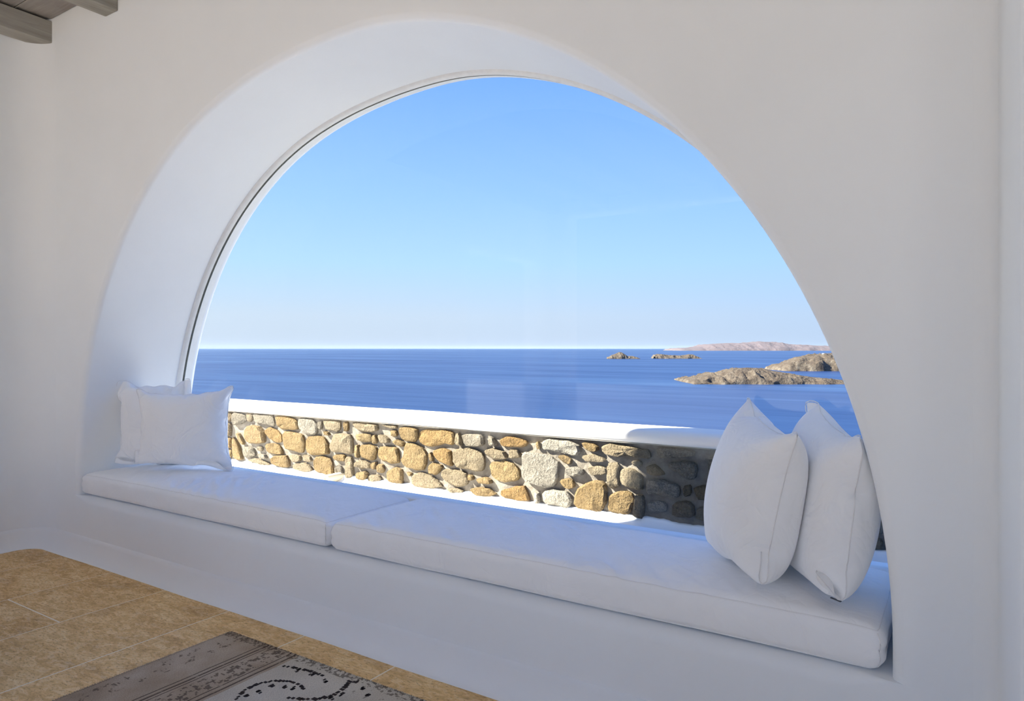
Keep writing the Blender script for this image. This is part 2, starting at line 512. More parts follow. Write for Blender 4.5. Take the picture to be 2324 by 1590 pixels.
# ------------------------------------------------------------------ floor of long travertine tiles
floor = box('floor', XL - .2, XR + .2, BACK - .3, D + .05, -.06, -.0012, M_GROUT)
tag(floor, 'honey travertine tiled floor', kind='structure')
TW, TL, GAP = .506, 1.0, .0075
tile_me = box_mesh(-TW / 2 + GAP / 2, TW / 2 - GAP / 2, -TL / 2 + GAP / 2, TL / 2 - GAP / 2, -.012, 0, .0012, 1)
tile_me.materials.append(M_TILE)
X_JOINT, Y_JOINT = -3.30, 1.474
for ci in range(-3, 16):
    xc_ = X_JOINT - TW / 2 + ci * TW
    if xc_ - TW / 2 < XL - .2 or xc_ + TW / 2 > XR + .2: continue
    off = Y_JOINT + TL / 2 + (0 if ci % 4 == 0 else TL * .5)
    for ri in range(-7, 2):
        yc_ = off + ri * TL
        if yc_ + TL / 2 < BACK or yc_ - TL / 2 > D: continue
        o = link('tile', tile_me, None, floor)
        o.location = (xc_, yc_, 0)
# ------------------------------------------------------------------ ceiling boards and beams
ceiling = box('ceiling', XL, XR, BACK, D, 3.225, 3.36, M_BOARD)
tag(ceiling, 'limewashed boarded ceiling', kind='structure')
BW = .19
bd = box_mesh(XL, XR, -BW / 2 + .002, BW / 2 - .002, 3.187, 3.222, .003, 1); bd.materials.append(M_BOARD)
for i in range(36):
    y = D - BW / 2 - i * BW
    if y < BACK: break
    o = link('board', bd, None, ceiling); o.location = (0, y, 0)
bmm = box_mesh(-.064, .064, BACK, D, 3.04, 3.172, .006, 2); bmm.materials.append(M_BEAM)
for i in range(12):
    x = -4.672 + .7405 * i
    if x > XR: break
    o = link('beam', bmm, None, ceiling); o.location = (x, 0, 0)

# ------------------------------------------------------------------ the window: bead, seal, pane
win = empty('window_1', (AX, 2.62, ZL))
tag(win, 'frameless round arched fixed window pane', kind='structure')
def ring(prof, name, mat):
    v = []
    for (x, z, nx, nz) in curve:
        for ro, y in prof: v.append((x + nx * ro - AX, y - 2.62, z + nz * ro - ZL))
    return mesh(name, v, grid_faces(len(curve), len(prof), False, True), mat, win, 40)
ring([(.01, 2.585), (-.002, 2.588), (-.008, 2.592), (-.013, 2.600), (-.0155, 2.612), (-.0155, 2.618), (.01, 2.618)], 'bead', M_FRAME)
ring([(.01, 2.6175), (-.0145, 2.6175), (-.0145, 2.625), (.01, 2.625)], 'seal', M_GASKET)
ring([(.01, 2.634), (-.013, 2.634), (-.006, YO - .04), (.01, YO - .04)], 'outer_bead', M_FRAME)
n = len(curve)
v = [(x - nx * .004 - AX, .0055, z - nz * .004 - ZL) for x, z, nx, nz in curve] + [(x - nx * .004 - AX, .0125, z - nz * .004 - ZL) for x, z, nx, nz in curve]
v = [(a, b, max(c, .02)) for a, b, c in v]
mesh('pane', v, [tuple(range(n)), tuple(range(2 * n - 1, n - 1, -1))], M_GLASS, win)
box('bottom_rail', -AR + .01, AR - .01, -.03, .035, .002, .118, M_FRAME, win, .006)

# ==================================================================
#                 SEAT CUSHIONS
# ==================================================================
SEAT = .468
def mattress(name, xa, xb, ya, yb, za, zb, rad, seed, label):
    root = empty(name, ((xa + xb) / 2, (ya + yb) / 2, za))
    tag(root, label, 'cushion', 'bench seat cushions')
    L, W, H = xb - xa, yb - ya, zb - za
    step = .0085
    nx, ny, nz = int(L / step), int(W / step), 16
    bm = bmesh.new()
    idx = {}
    def P(i, j, k):
        key = (i, j, k)
        if key in idx: return idx[key]
        x, y, z = -L / 2 + L * i / nx, -W / 2 + W * j / ny, H * k / nz
        rr = min(rad, H / 2 - .001)
        cx, cy, cz = max(-L / 2 + rr, min(L / 2 - rr, x)), max(-W / 2 + rr, min(W / 2 - rr, y)), max(rr, min(H - rr, z))
        d = Vector((x - cx, y - cy, z - cz))
        if d.length > 1e-6:
            # soft box edge: keep top and bottom seams fairly crisp
            d = d.normalized() * rr
        p = Vector((cx, cy, cz)) + d
        u, w = 2 * p.x / L, 2 * p.y / W
        nrm = d.normalized() if d.length > 1e-6 else Vector((0, 0, 0))
        top = max(0.0, (p.z - H * .5) / (H * .5))
        crown = (1 - min(1, abs(u)) ** 6) * (1 - min(1, abs(w)) ** 3.0)
        p.z += (.020 * crown - .010 * min(1, abs(u)) ** 30) * top
        # creases: gathered folds near the front edge, fanning diagonally
        X, Y = p.x + seed * 3.1, p.y
        env = max(0, noise.noise((X * 1.6, Y * 2.0 + 5, seed))) * 1.5 + .22
        fold = noise.noise((X * 9 + Y * 7, Y * 5 - X * 2.5, seed)) * .6 + noise.noise((X * 22 + Y * 20, Y * 6 - X * 5, seed + 3)) * .45
        sharp = -abs(noise.noise((X * 13 + Y * 13, Y * 3.2 - X * 3.0, seed + 9))) + .25
        p.z += top * (.0085 * fold + .017 * sharp) * env * (1 - abs(u) ** 10) * (1 - .8 * min(1, abs(w)) ** 10)
        # front and side faces bulge and pucker
        mid = max(0.0, 1 - ((p.z - H / 2) / (H / 2)) ** 2)
        pk = noise.noise((p.x * 6 + seed, p.y * 6, p.z * 9)) * .004 + noise.noise((p.x * 26 + p.z * 14, p.y * 26, seed)) * .0016
        cornerx = math.exp(-((L / 2 - abs(p.x)) / .05) ** 2)
        pk += cornerx * .0028 * math.sin(p.z * 150 + p.x * 40 + seed)
        if nrm.length:
            h = Vector((nrm.x, nrm.y, 0))
            p += h * mid * (.007 + pk)
        # front lower edge sits slightly unevenly on the ledge
        if top == 0 and p.z < .02: p.z += .003 * noise.noise((p.x * 2.5, seed, 1)) + .002
        idx[key] = bm.verts.new(p)
        return idx[key]
    for k in (0, nz):
        for i in range(nx):
            for j in range(ny):
                bm.faces.new((P(i, j, k), P(i + 1, j, k), P(i + 1, j + 1, k), P(i, j + 1, k)))
    for j in (0, ny):
        for i in range(nx):
            for k in range(nz):
                bm.faces.new((P(i, j, k), P(i + 1, j, k), P(i + 1, j, k + 1), P(i, j, k + 1)))
    for i in (0, nx):
        for j in range(ny):
            for k in range(nz):
                bm.faces.new((P(i, j, k), P(i, j + 1, k), P(i, j + 1, k + 1), P(i, j, k + 1)))
    bmesh.ops.recalc_face_normals(bm, faces=bm.faces)
    def edge_line(fk, ins):
        # follow the rounded edge all around
        pts = []
        kk = nz if fk else 0
        loop = [(i, 0) for i in range(nx)] + [(nx, j) for j in range(ny)] + [(i, ny) for i in range(nx, 0, -1)] + [(0, j) for j in range(ny, 0, -1)]
        for (i, j) in loop[::3]:
            pts.append(idx[(i, j, kk)].co.copy())
        return pts
    top_seam, bot_seam = edge_line(True, 0), edge_line(False, 0)
    corner = [[idx[(a, 0, k)].co.copy() for k in range(1, nz)] for a in (0, nx)]
    me = bpy.data.meshes.new('cover'); bm.to_mesh(me); bm.free()
    link('cover', me, M_FABRIC, root, 179)
    for pts in (top_seam, bot_seam):
        v, f = tube_mesh(pts, .0016, 6, True)
        mesh('piping', v, f, M_PIPING, root, 179)
    for pts in corner:
        v, f = tube_mesh(pts, .002, 6, False)
        mesh('corner_seam', v, f, M_PIPING, root, 179)
    return root
XMID = -2.243
mattress('seat_cushion', AX - AR + .022, XMID - .014, D + .022, 2.598, ZL + .001, SEAT, .034, 1.7,
         'long white seat cushion with two square scatter pillows at its end')
mattress('seat_cushion', XMID + .014, AX + AR - .025, D + .022, 2.598, ZL + .001, SEAT, .034, 5.3,
         'long white seat cushion carrying the two plump pillows by the pier')

# ==================================================================
#                 PILLOWS (inflated cloth)
# ==================================================================
def pillow(name, label, group, base, dirx, lean, size, size_z, thick, planes, seed, zip_pull=False, n=34, tips=None, roll=0.0, taper=0.0):
    """base: middle of the lower edge; dirx: horizontal direction of the lower edge; lean: unit up direction of the panel"""
    ux = Vector((*dirx, 0)).normalized(); uz = Vector(lean).normalized()
    uz = (uz - ux * uz.dot(ux)).normalized()
    nr = ux.cross(uz).normalized()
    cr, sr = math.cos(R(roll)), math.sin(R(roll))
    ux, uz = ux * cr + uz * sr, uz * cr - ux * sr
    rng = np.random.RandomState(seed)
    idf = np.arange((n + 1) ** 2).reshape(n + 1, n + 1)
    idb = idf.copy(); c = (n + 1) ** 2
    for i in range(1, n):
        for j in range(1, n):
            idb[i, j] = c; c += 1
    Pn = np.zeros((c, 3)); B = np.array(base); UX, UZ, NR = np.array(ux), np.array(uz), np.array(nr)
    for i in range(n + 1):
        for j in range(n + 1):
            a, b = (i / n - .5) * size, (j / n) * size_z * (1 + taper * (i / n - .5))
            q = B + UX * a + UZ * b
            Pn[idf[i, j]] = q + (NR * .012 if 0 < i < n and 0 < j < n else 0)
            if 0 < i < n and 0 < j < n: Pn[idb[i, j]] = q - NR * .012
    flat = Pn - ((Pn - B) @ NR)[:, None] * NR
    Pn += rng.normal(0, .0012, Pn.shape)
    s = size / n
    E, L0, K = [], [], []
    for g in (idf, idb):
        for (di, dj, w) in ((1, 0, 1), (0, 1, 1), (1, 1, .35), (1, -1, .35), (2, 0, .10), (0, 2, .10)):
            for i in range(n + 1):
                for j in range(n + 1):
                    i2, j2 = i + di, j + dj
                    if 0 <= i2 <= n and 0 <= j2 <= n:
                        E.append((g[i, j], g[i2, j2])); L0.append(float(np.linalg.norm(flat[g[i, j]] - flat[g[i2, j2]]))); K.append(w)
    E = np.array(E); L0 = np.array(L0); K = np.array(K)
    cnt = np.bincount(E[:, 0], K, c) + np.bincount(E[:, 1], K, c)
    T = []
    for g, sg in ((idf, 1), (idb, -1)):
        for i in range(n):
            for j in range(n):
                q = (g[i, j], g[i + 1, j], g[i + 1, j + 1], g[i, j + 1])
                tr = ((q[0], q[1], q[2]), (q[0], q[2], q[3]))
                T += [t if sg > 0 else t[::-1] for t in tr]
    T = np.array(T)
    a, b, d = Pn[T[:, 0]], Pn[T[:, 1]], Pn[T[:, 2]]
    if (np.cross(b - a, d - a)[:len(T) // 2] @ NR).mean() < 0: T = T[:, ::-1]
    V = np.zeros_like(Pn); C0 = Pn.mean(0)
    vol_t = .50 * size * size_z * thick
    for it in range(230):
        a, b, d = Pn[T[:, 0]], Pn[T[:, 1]], Pn[T[:, 2]]
        nn = np.cross(b - a, d - a)
        F = np.zeros_like(Pn)
        for q in range(3):
            for m in range(3): F[:, m] += np.bincount(T[:, q], nn[:, m], c)
        vol = abs(((a - C0) * np.cross(b - C0, d - C0)).sum() / 6)
        mult = max(-.3, min(1.0, 5 * (1 - vol / vol_t)))
        old = Pn.copy()
        V = V * .90 + F * (mult / (s * s)) * .00003
        V[:, 2] -= .00010
        Pn = Pn + V
        for k in range(9):
            dv = Pn[E[:, 1]] - Pn[E[:, 0]]
            ln = np.sqrt((dv * dv).sum(1)) + 1e-9
            cor = np.where((ln > L0) | (K < .9), (ln - L0) / ln, .55 * (ln - L0) / ln) * K
            g = dv * cor[:, None] * .5
            for m in range(3):
                Pn[:, m] += 1.7 * (np.bincount(E[:, 0], g[:, m], c) - np.bincount(E[:, 1], g[:, m], c)) / cnt
            for pl in planes: pl(Pn)
        if it < 200:
            sh = C0 - Pn.mean(0); sh[2] *= .15
            Pn += sh * .5
        V = (Pn - old)
    root = empty(name, tuple(B))
    tag(root, label, 'pillow', group)
    vs = Pn - B
    F4 = []
    for g, sg in ((idf, 1), (idb, -1)):
        for i in range(n):
            for j in range(n):
                q = (g[i, j], g[i + 1, j], g[i + 1, j + 1], g[i, j + 1])
                F4.append(q if sg > 0 else q[::-1])
    o = mesh('cover', vs, F4, M_PILLOW, root, 179)
    sm = o.modifiers.new('soft', 'SUBSURF'); sm.levels = 1; sm.render_levels = 2
    rim = [idf[i, 0] for i in range(n)] + [idf[n, j] for j in range(n)] + [idf[i, n] for i in range(n, 0, -1)] + [idf[0, j] for j in range(n, 0, -1)]
    rp = np.array([vs[i] for i in rim])
    for _ in range(1): rp = .5 * rp + .25 * np.roll(rp, 1, 0) + .25 * np.roll(rp, -1, 0)
    v, f = tube_mesh([tuple(p) for p in rp], .0017, 5, True)
    mesh('seam', v, f, M_PIPING, root, 179)
    if zip_pull:
        e = Vector(on_z(1897, 1360, SEAT + .021)) - Vector(base)
        z = box('zip_pull', -.016, .016, -.004, .004, -.0012, .0012, M_METAL, root, .0008, 1)
        z.location = (e.x, e.y, e.z); z.rotation_euler = (0, R(4), R(-25))
    return root
def seat_z(P):
    u = np.clip(1 - np.abs((P[:, 1] - 2.31) / .288) ** 3, 0, 1)
    zmin = SEAT + .0195 * u + .003
    P[:, 2] = np.maximum(P[:, 2], zmin)
def in_niche(P):
    P[:, 1] = np.minimum(P[:, 1], 2.572)
    dx, dz = P[:, 0] - AX, np.maximum(P[:, 2] - AZ, 0)
    r = np.hypot(dx, dz); k = np.where(r > AR - .008, (AR - .008) / np.maximum(r, 1e-6), 1)
    P[:, 0] = AX + dx * k; P[:, 2] = np.where(P[:, 2] > AZ, AZ + dz * k, P[:, 2])
def keep(pt, nrm):
    p0 = np.array(pt, float); nn = np.array(nrm, float); nn /= np.linalg.norm(nn)
    def f(P):
        d = (P - p0) @ nn
        P -= np.minimum(d, 0)[:, None] * nn
    return f
# left pair
d1 = Vector((.55, .84)); d2 = Vector((.82, .575))
g = 'scatter pillows at the corner end of the bench'
sp = ((-3.945, 2.375, .5), (.71, -.70, .14))
pillow('scatter_pillow', 'white square pillow tucked behind another against the arch side', g, (-4.10, 2.385, .452), d1, (-.03, .04, 1), .53, .59, .19,
       [seat_z, in_niche, keep(sp[0], (-sp[1][0], -sp[1][1], -sp[1][2]))], 3)
pillow('scatter_pillow', 'white square pillow standing in front of its twin by the stone view', g, (-3.775, 2.35, .445), d2, (-.05, .08, 1), .595, .575, .20,
       [seat_z, in_niche, keep(*sp)], 8, roll=2)
# right pair
d3 = Vector((-.44, .90))
g = 'plump pillows at the pier end of the bench'
sp = ((-.485, 2.395, .7), (-.89, -.45, .12))
pillow('scatter_pillow', 'plump white pillow leaning on a second pillow, side seam towards the room', g, (-.608, 2.318, .432), d3, (.14, .07, 1), .60, .605, .27,
       [seat_z, in_niche, keep(*sp)], 12, roll=3, taper=.04)
pillow('scatter_pillow', 'plump white pillow squeezed against the pier edge of the arch, zip at corner', g, (-.395, 2.315, .432), d3, (.12, .06, 1), .58, .605, .265,
       [seat_z, in_niche, keep(sp[0], (-sp[1][0], -sp[1][1], -sp[1][2]))], 21, 1, roll=2, taper=.08)

# ==================================================================
#                 RUG
# ==================================================================
RX, RY, RW, RD, RT = -2.562, 1.800, 2.7, 1.95, .009
def rug_mat():
    k = Mat('faded_woven_wool', (.35, .30, .25), .95, .05)
    s = k.sep()
    wv = k.noise(5, 2)
    X = k.math('ADD', s[0], k.math('MULTIPLY', k.math('SUBTRACT', wv, .5), .008))
    Y = s[1]
    # knots: pattern steps from knot to knot
    cb = k.n.new('ShaderNodeCombineXYZ')
    k.l.new(k.math('DIVIDE', k.math('FLOOR', k.math('MULTIPLY', s[0], 130)), 130), cb.inputs[0])
    k.l.new(k.math('DIVIDE', k.math('FLOOR', k.math('MULTIPLY', s[1], 170)), 170), cb.inputs[1])
    knot = cb.outputs[0]
    weave = k.noise(1, 2, .5, k.coords((150, 420, 1)))
    fade = k.noise(2.2, 4, .6)
    patch = k.noise(30, 4, .7, knot, .2)
    ground = k.ramp(fade, [(.32, (.34, .25, .165)), (.5, (.47, .37, .265)), (.70, (.60, .51, .40))])
    field = k.ramp(fade, [(.3, (.52, .46, .36)), (.7, (.72, .66, .55))])
    infield = k.math('GREATER_THAN', X, .425)
    col = k.mix(infield, ground, field)
    dark = (.10, .07, .05)
    def band(x0, x1):
        return k.math('MULTIPLY', k.math('GREATER_THAN', X, x0), k.math('LESS_THAN', X, x1))
    broken = k.ramp(patch, [(.40, (0, 0, 0)), (.50, (1, 1, 1))])
    lines = None
    for a, w in ((.222, .006), (.243, .009), (.262, .005), (.378, .006), (.402, .009)):
        b = band(a, a + w)
        lines = b if lines is None else k.math('MAXIMUM', lines, b)
    lines = k.math('MULTIPLY', lines, k.ramp(patch, [(.30, (0, 0, 0)), (.42, (.85, .85, .85))]))
    mot = k.noise(38, 2, .6, knot, .8)
    motif = k.math('MULTIPLY', k.ramp(mot, [(.53, (0, 0, 0)), (.57, (.75, .75, .75))]), band(.282, .372))
    vine = k.math('MULTIPLY', k.ramp(k.noise(24, 4, .75, knot, .6), [(.57, (0, 0, 0)), (.61, (.7, .7, .7))]), band(.03, .12))
    edge = k.math('MULTIPLY', k.ramp(k.noise(70, 2), [(.5, (0, 0, 0)), (.56, (.7, .7, .7))]), k.math('GREATER_THAN', Y, -.035))
    fieldm = k.math('MULTIPLY', k.ramp(k.noise(34, 3, .7, knot, .5), [(.62, (0, 0, 0)), (.66, (.5, .5, .5))]), k.math('MULTIPLY', infield, k.math('GREATER_THAN', Y, -.11)))
    for msk in (lines, motif, vine, edge, fieldm):
        col = k.mix(msk, col, dark)
    col = k.mix(.55, col, k.ramp(weave, [(.3, (.40, .38, .36)), (.7, (1, 1, 1))]), 'MULTIPLY')
    k.color(col)
    k.bump(weave, .6, .002); k.bump(patch, .25, .002)
    return k.m
M_RUG = rug_mat()
_k = simple('dark_brown_knots', (.05, .038, .033), .95, .05)
rug = empty('rug', (RX, RY, 0))
tag(rug, 'faded grey brown vintage rug with dark woven border lines', 'rug')
verts, nxg, nyg = [], 90, 66
for i in range(nxg):
    for j in range(nyg):
        u, v_ = i / (nxg - 1), j / (nyg - 1)
        wx = .004 * noise.noise((0, v_ * 22, 3)) if i == 0 else 0
        wy = .004 * noise.noise((u * 22, 0, 6)) if j == 0 else 0
        verts.append((u * RW + wx, -v_ * RD + wy, RT + .0008 * noise.noise((u * 30, v_ * 24, 0))))
nb = len(verts)
fc = grid_faces(nxg, nyg)
rim = [i * nyg for i in range(nxg)] + [(nxg - 1) * nyg + j for j in range(1, nyg)] + [i * nyg + nyg - 1 for i in range(nxg - 2, -1, -1)] + [j for j in range(nyg - 2, 0, -1)]
for r in rim: verts.append((verts[r][0], verts[r][1], .0005))
m_ = len(rim)
fc += [(rim[i], rim[(i + 1) % m_], nb + (i + 1) % m_, nb + i) for i in range(m_)]
fc.append(tuple(range(nb, nb + m_)))
mesh('pile', verts, fc, M_RUG, rug)
def stitch(pa, pb, step, name):       # overcast binding along an edge
    a, b = Vector(pa), Vector(pb); L = (b - a).length; n_ = int(L / step); d = (b - a).normalized(); w = Vector((-d.y, d.x, 0))
    v, f = [], []
    for i in range(n_):
        c0 = a + d * (i + .5) * step + w * (.0025 * noise.noise((i * .7, 1, 2)))
        h = step * .42
        base = len(v)
        for sx, sy, sz in ((-h, -.006, .0005), (h, -.006, .0005), (h, .006, .0005), (-h, .006, .0005), (-h * .6, -.004, RT + .002), (h * .6, -.004, RT + .002), (h * .6, .004, RT + .002), (-h * .6, .004, RT + .002)):
            v.append(c0 + d * sx + w * sy + Vector((0, 0, sz)))
        f += [tuple(base + q for q in fc_) for fc_ in ((0, 1, 5, 4), (1, 2, 6, 5), (2, 3, 7, 6), (3, 0, 4, 7), (4, 5, 6, 7))]
    o = mesh(name, v, f, M_RUG, rug); o['kind'] = 'stuff'
stitch((0, 0, 0), (RW, 0, 0), .0085, 'stitched_binding')
stitch((0, 0, 0), (0, -RD, 0), .0085, 'stitched_binding')
def crop_c4(x, y): return (100 + x * .35284, 1420 + y * .35284)
def motif(paths, wid, name='motif'):
    v, f = [], []
    rnd = random.Random(4)
    for path in paths:
        P = [Vector(on_z(*crop_c4(*q), RT)) - Vector((RX, RY, 0)) for q in path]
        for a, b in zip(P[:-1], P[1:]):
            L = (b - a).length; n_ = max(1, int(L / .014))
            for i in range(n_):
                c0 = a.lerp(b, (i + rnd.random() * .5) / n_)
                w = wid * (.6 + rnd.random() * .9); h = .004 + rnd.random() * .004
                base = len(v)
                for sx, sy, sz in ((-w, -h, 0), (w, -h, 0), (w, h, 0), (-w, h, 0), (-w, -h, .0014), (w, -h, .0014), (w, h, .0014), (-w, h, .0014)):
                    v.append(c0 + Vector((sx, sy, sz)))
                f += [tuple(base + q for q in fc_) for fc_ in ((0, 1, 5, 4), (1, 2, 6, 5), (2, 3, 7, 6), (3, 0, 4, 7), (4, 5, 6, 7))]
    mesh(name, v, f, _k, rug)
motif([[(1540, 258), (1620, 270), (1710, 290), (1800, 322)]], .006)
motif([[(1235, 472), (1290, 412), (1380, 370), (1480, 352), (1580, 356), (1650, 380), (1672, 412)]], .006)
motif([[(1570, 462), (1660, 470), (1760, 470), (1860, 446), (1930, 400), (1975, 345)]], .008)
rnd = random.Random(9)
for q in ((1640, 285), (1725, 315), (1812, 352), (1850, 468), (1915, 440), (2005, 362), (2060, 405), (1545, 395), (1465, 385), (1385, 420), (1600, 400), (1300, 455), (2090, 440)):
    motif([[(q[0] + rnd.uniform(-18, 18), q[1] + rnd.uniform(-12, 12)) for _ in range(4)]], .0045)

# unseen grey rug, added to damp the sun's bounce off the floor
_c = Mat('bounce_rug_wool', (.17, .17, .17), .95, .05)
_c.color(_c.ramp(_c.noise(60, 3), [(.35, (.18, .178, .172)), (.65, (.22, .218, .21))])); _c.bump(_c.noise(300, 2), .5, .003)
bounce_rug = box('rug', -4.4, 3.6, BACK + .05, -.22, .0005, .014, _c.m, None, .005, 2)
tag(bounce_rug, 'large plain grey rug out of view, added to damp sun bounce by the courtyard opening', 'rug')

# ==================================================================
#                 LOW OTTOMAN beside the rug (only its foot reaches the view)
# ==================================================================
sofa = empty('ottoman', (-3.45, .70, 0))
tag(sofa, 'low white upholstered ottoman with short feet standing beside the rug', 'ottoman')
M_SOFA = fabric('off_white_linen', (.74, .73, .71))
sx, sy = .62, .34
box('base', -sx, sx, -sy, sy, .10, .24, M_SOFA, sofa, .02, 3)
box('seat_pad', -sx, sx, -sy, sy, .235, .37, M_SOFA, sofa, .045, 4)
for s_ in (-1, 1):
    for t in (-1, 1):
        box('leg', s_ * (sx - .03) - .025, s_ * (sx - .03) + .025, t * (sy - .03) - .025, t * (sy - .03) + .025, 0, .105, M_FRAME, sofa, .006)

# ==================================================================
#                 TERRACE AND STONE PARAPET
# ==================================================================
YS, ZB = 4.44, .05
COPE_LO, COPE_HI = .548, .650
WX0, WX1 = -11.0, 4.5
terr = box('terrace_floor', -14, 7, YO - .02, YS + .3, -.25, 0, M_PLASTER_OUT)
tag(terr, 'white limewashed terrace floor outside the window', kind='structure')
court = box('courtyard_floor', -16, 16, -16, BACK - .01, -.25, -.005, M_PAVING)
tag(court, 'pale paved courtyard behind the room', kind='structure')
side = box('side_yard', -14, XO + .05, BACK, YO - .02, -.25, -.002, M_PAVING)
tag(side, 'pale paved yard beside the house', kind='structure')

tag(box('east_yard', XR + .25, 16, BACK, YO, -.25, -.004, M_PLASTER_OUT), 'white limewashed yard on the far side of the house', kind='structure')
parapet = empty('wall_parapet', ((WX0 + WX1) / 2, YS, 0))
tag(parapet, 'low rubble stone parapet with white rounded coping', kind='structure')
PX, PY_ = (WX0 + WX1) / 2, YS
def par(name, verts, faces, mat, smooth=None):
    return mesh(name, [(x - PX, y - PY_, z) for x, y, z in verts], faces, mat, parapet, smooth)
# mortar bed
verts = []
xs = np.arange(WX0, WX1 + .01, .035); zs = np.linspace(-.02, COPE_LO + .03, 17)
for x in xs:
    for z in zs:
        verts.append((x, YS + .006 - .012 * noise.fractal((x * 7, z * 7, 2), 1, 2, 3), z))
nbk = len(verts)
fc = grid_faces(len(xs), len(zs))
par('mortar', verts, fc, M_MORTAR, 179)
par('core', [(x, y, z) for x in (WX0, WX1) for y in (YS + .03, YS + .27) for z in (-.2, COPE_LO + .01)],
    [(0, 1, 3, 2), (4, 6, 7, 5), (0, 4, 5, 1), (2, 3, 7, 6), (1, 5, 7, 3), (0, 2, 6, 4)], M_MORTAR)
# coping with rounded nose
xs = np.arange(WX0, WX1 + .01, .08); verts = []
YF, YB = YS - .055, YS + .30
for x in xs:
    w1, w2 = .006 * noise.noise((x * 1.1, 0, 5)), .006 * noise.noise((x * .9, 3, 8))
    hh = (COPE_HI - COPE_LO)
    rowp = [(YS + .05, COPE_LO + .004), (YF + .022, COPE_LO + w2 * .5)]
    for q in np.linspace(-80, 88, 12):
        rowp.append((YF + .052 - .052 * math.cos(R(q)) + w1, COPE_LO + hh / 2 + w2 + hh / 2 * math.sin(R(q))))
    rowp += [(YF + .13, COPE_HI + .004 + w2), (YB - .12, COPE_HI + .004 + w2), (YB - .04, COPE_HI - .006 + w2), (YB - .01, COPE_HI - .03 + w2), (YB, COPE_LO + .01)]
    verts += [(x, a, b) for a, b in rowp]
par('coping', verts, grid_faces(len(xs), len(rowp)), M_COPING, 60)
# limewash cove where wall meets terrace, with a ragged upper edge
xs = np.arange(WX0, WX1 + .01, .018); verts = []
for x in xs:
    top = ZB + .012 * noise.noise((x * 9, 1, 0)) + .016 * noise.noise((x * 3, 7, 0)) + .006 * noise.noise((x * 34, 2, 0))
    rowp = [(YS + .01, top + .004), (YS - .016, top)]
    for q in np.linspace(10, 90, 7):
        rowp.append((YS - .018 - .13 * (1 - math.cos(R(q))), top * (1 - math.sin(R(q)))))
    rowp.append((YS - .16, -.004))
    verts += [(x, a, b) for a, b in rowp]
par('skirting', verts, grid_faces(len(xs), len(rowp)), M_PLASTER_OUT, 179)

# stones: outlines read from the photograph, set in the plane of the wall face
C1 = lambda p: (520 + p[0] * .1321, 900 + p[1] * .1321)
C2 = lambda p: (790 + p[0] * .1321, 920 + p[1] * .1321)
C3 = lambda p: (1060 + p[0] * .14465, 950 + p[1] * .14465)
C4 = lambda p: (1330 + p[0] * .15725, 970 + p[1] * .15725)
T1 = """g 50,260 270,300 290,420 150,490 50,480
t 275,275 390,280 380,400 340,440 290,410
g 400,290 480,260 660,290 740,320 770,500 680,490 520,460 410,430
o 775,330 960,330 1140,400 1170,560 1050,580 900,560 820,520 790,430
w 1170,400 1300,370 1450,410 1500,500 1490,640 1330,660 1240,600 1180,530
t 1610,395 1890,405 1890,560 1830,600 1650,570 1610,480
o 1950,430 2025,430 2025,590 1960,590
g 1510,430 1590,420 1580,570 1520,540
o 300,500 420,490 530,520 590,640 600,790 480,815 320,800 245,700 250,600
d 600,560 680,525 790,560 880,640 890,780 820,800 690,730 610,640
o 910,600 1080,600 1240,640 1290,760 1260,970 1180,960 1080,920 960,910 920,800
o 1320,700 1480,665 1630,700 1680,860 1690,990 1560,1000 1400,1000 1310,930
t 1780,650 1900,625 2110,670 2120,960 2060,985 1900,950 1750,940 1720,860
o 110,640 170,620 240,780 230,830 180,790
o 45,680 110,760 210,1000 230,1085 110,1080 50,1020
g 250,850 390,850 440,1000 390,1040 250,1030 220,960
t 460,860 550,860 570,930 480,940
o 590,830 720,790 850,830 910,980 840,995 640,960
g 470,990 600,980 650,1070 510,1060
o 720,1020 960,1000 1010,1090 1020,1220 860,1200 730,1170
t 1020,1000 1200,1000 1220,1090 1100,1130 1040,1080
t 1250,990 1380,1010 1420,1110 1330,1130 1250,1090
t 1080,1170 1230,1120 1380,1190 1420,1270 1350,1300 1090,1240
o 1450,1040 1600,1020 1750,1080 1790,1370 1700,1370 1560,1320 1450,1270
o 1770,1000 1970,990 1980,1100 1880,1120 1780,1080
g 1830,1180 1910,1190 1940,1340 1870,1370 1800,1350
t 1990,1040 2080,1020 2120,1180 2120,1390 2000,1400 1980,1200
t 300,1090 450,1050 640,1120 700,1190 480,1150
o 1610,600 1680,600 1720,660 1640,670"""
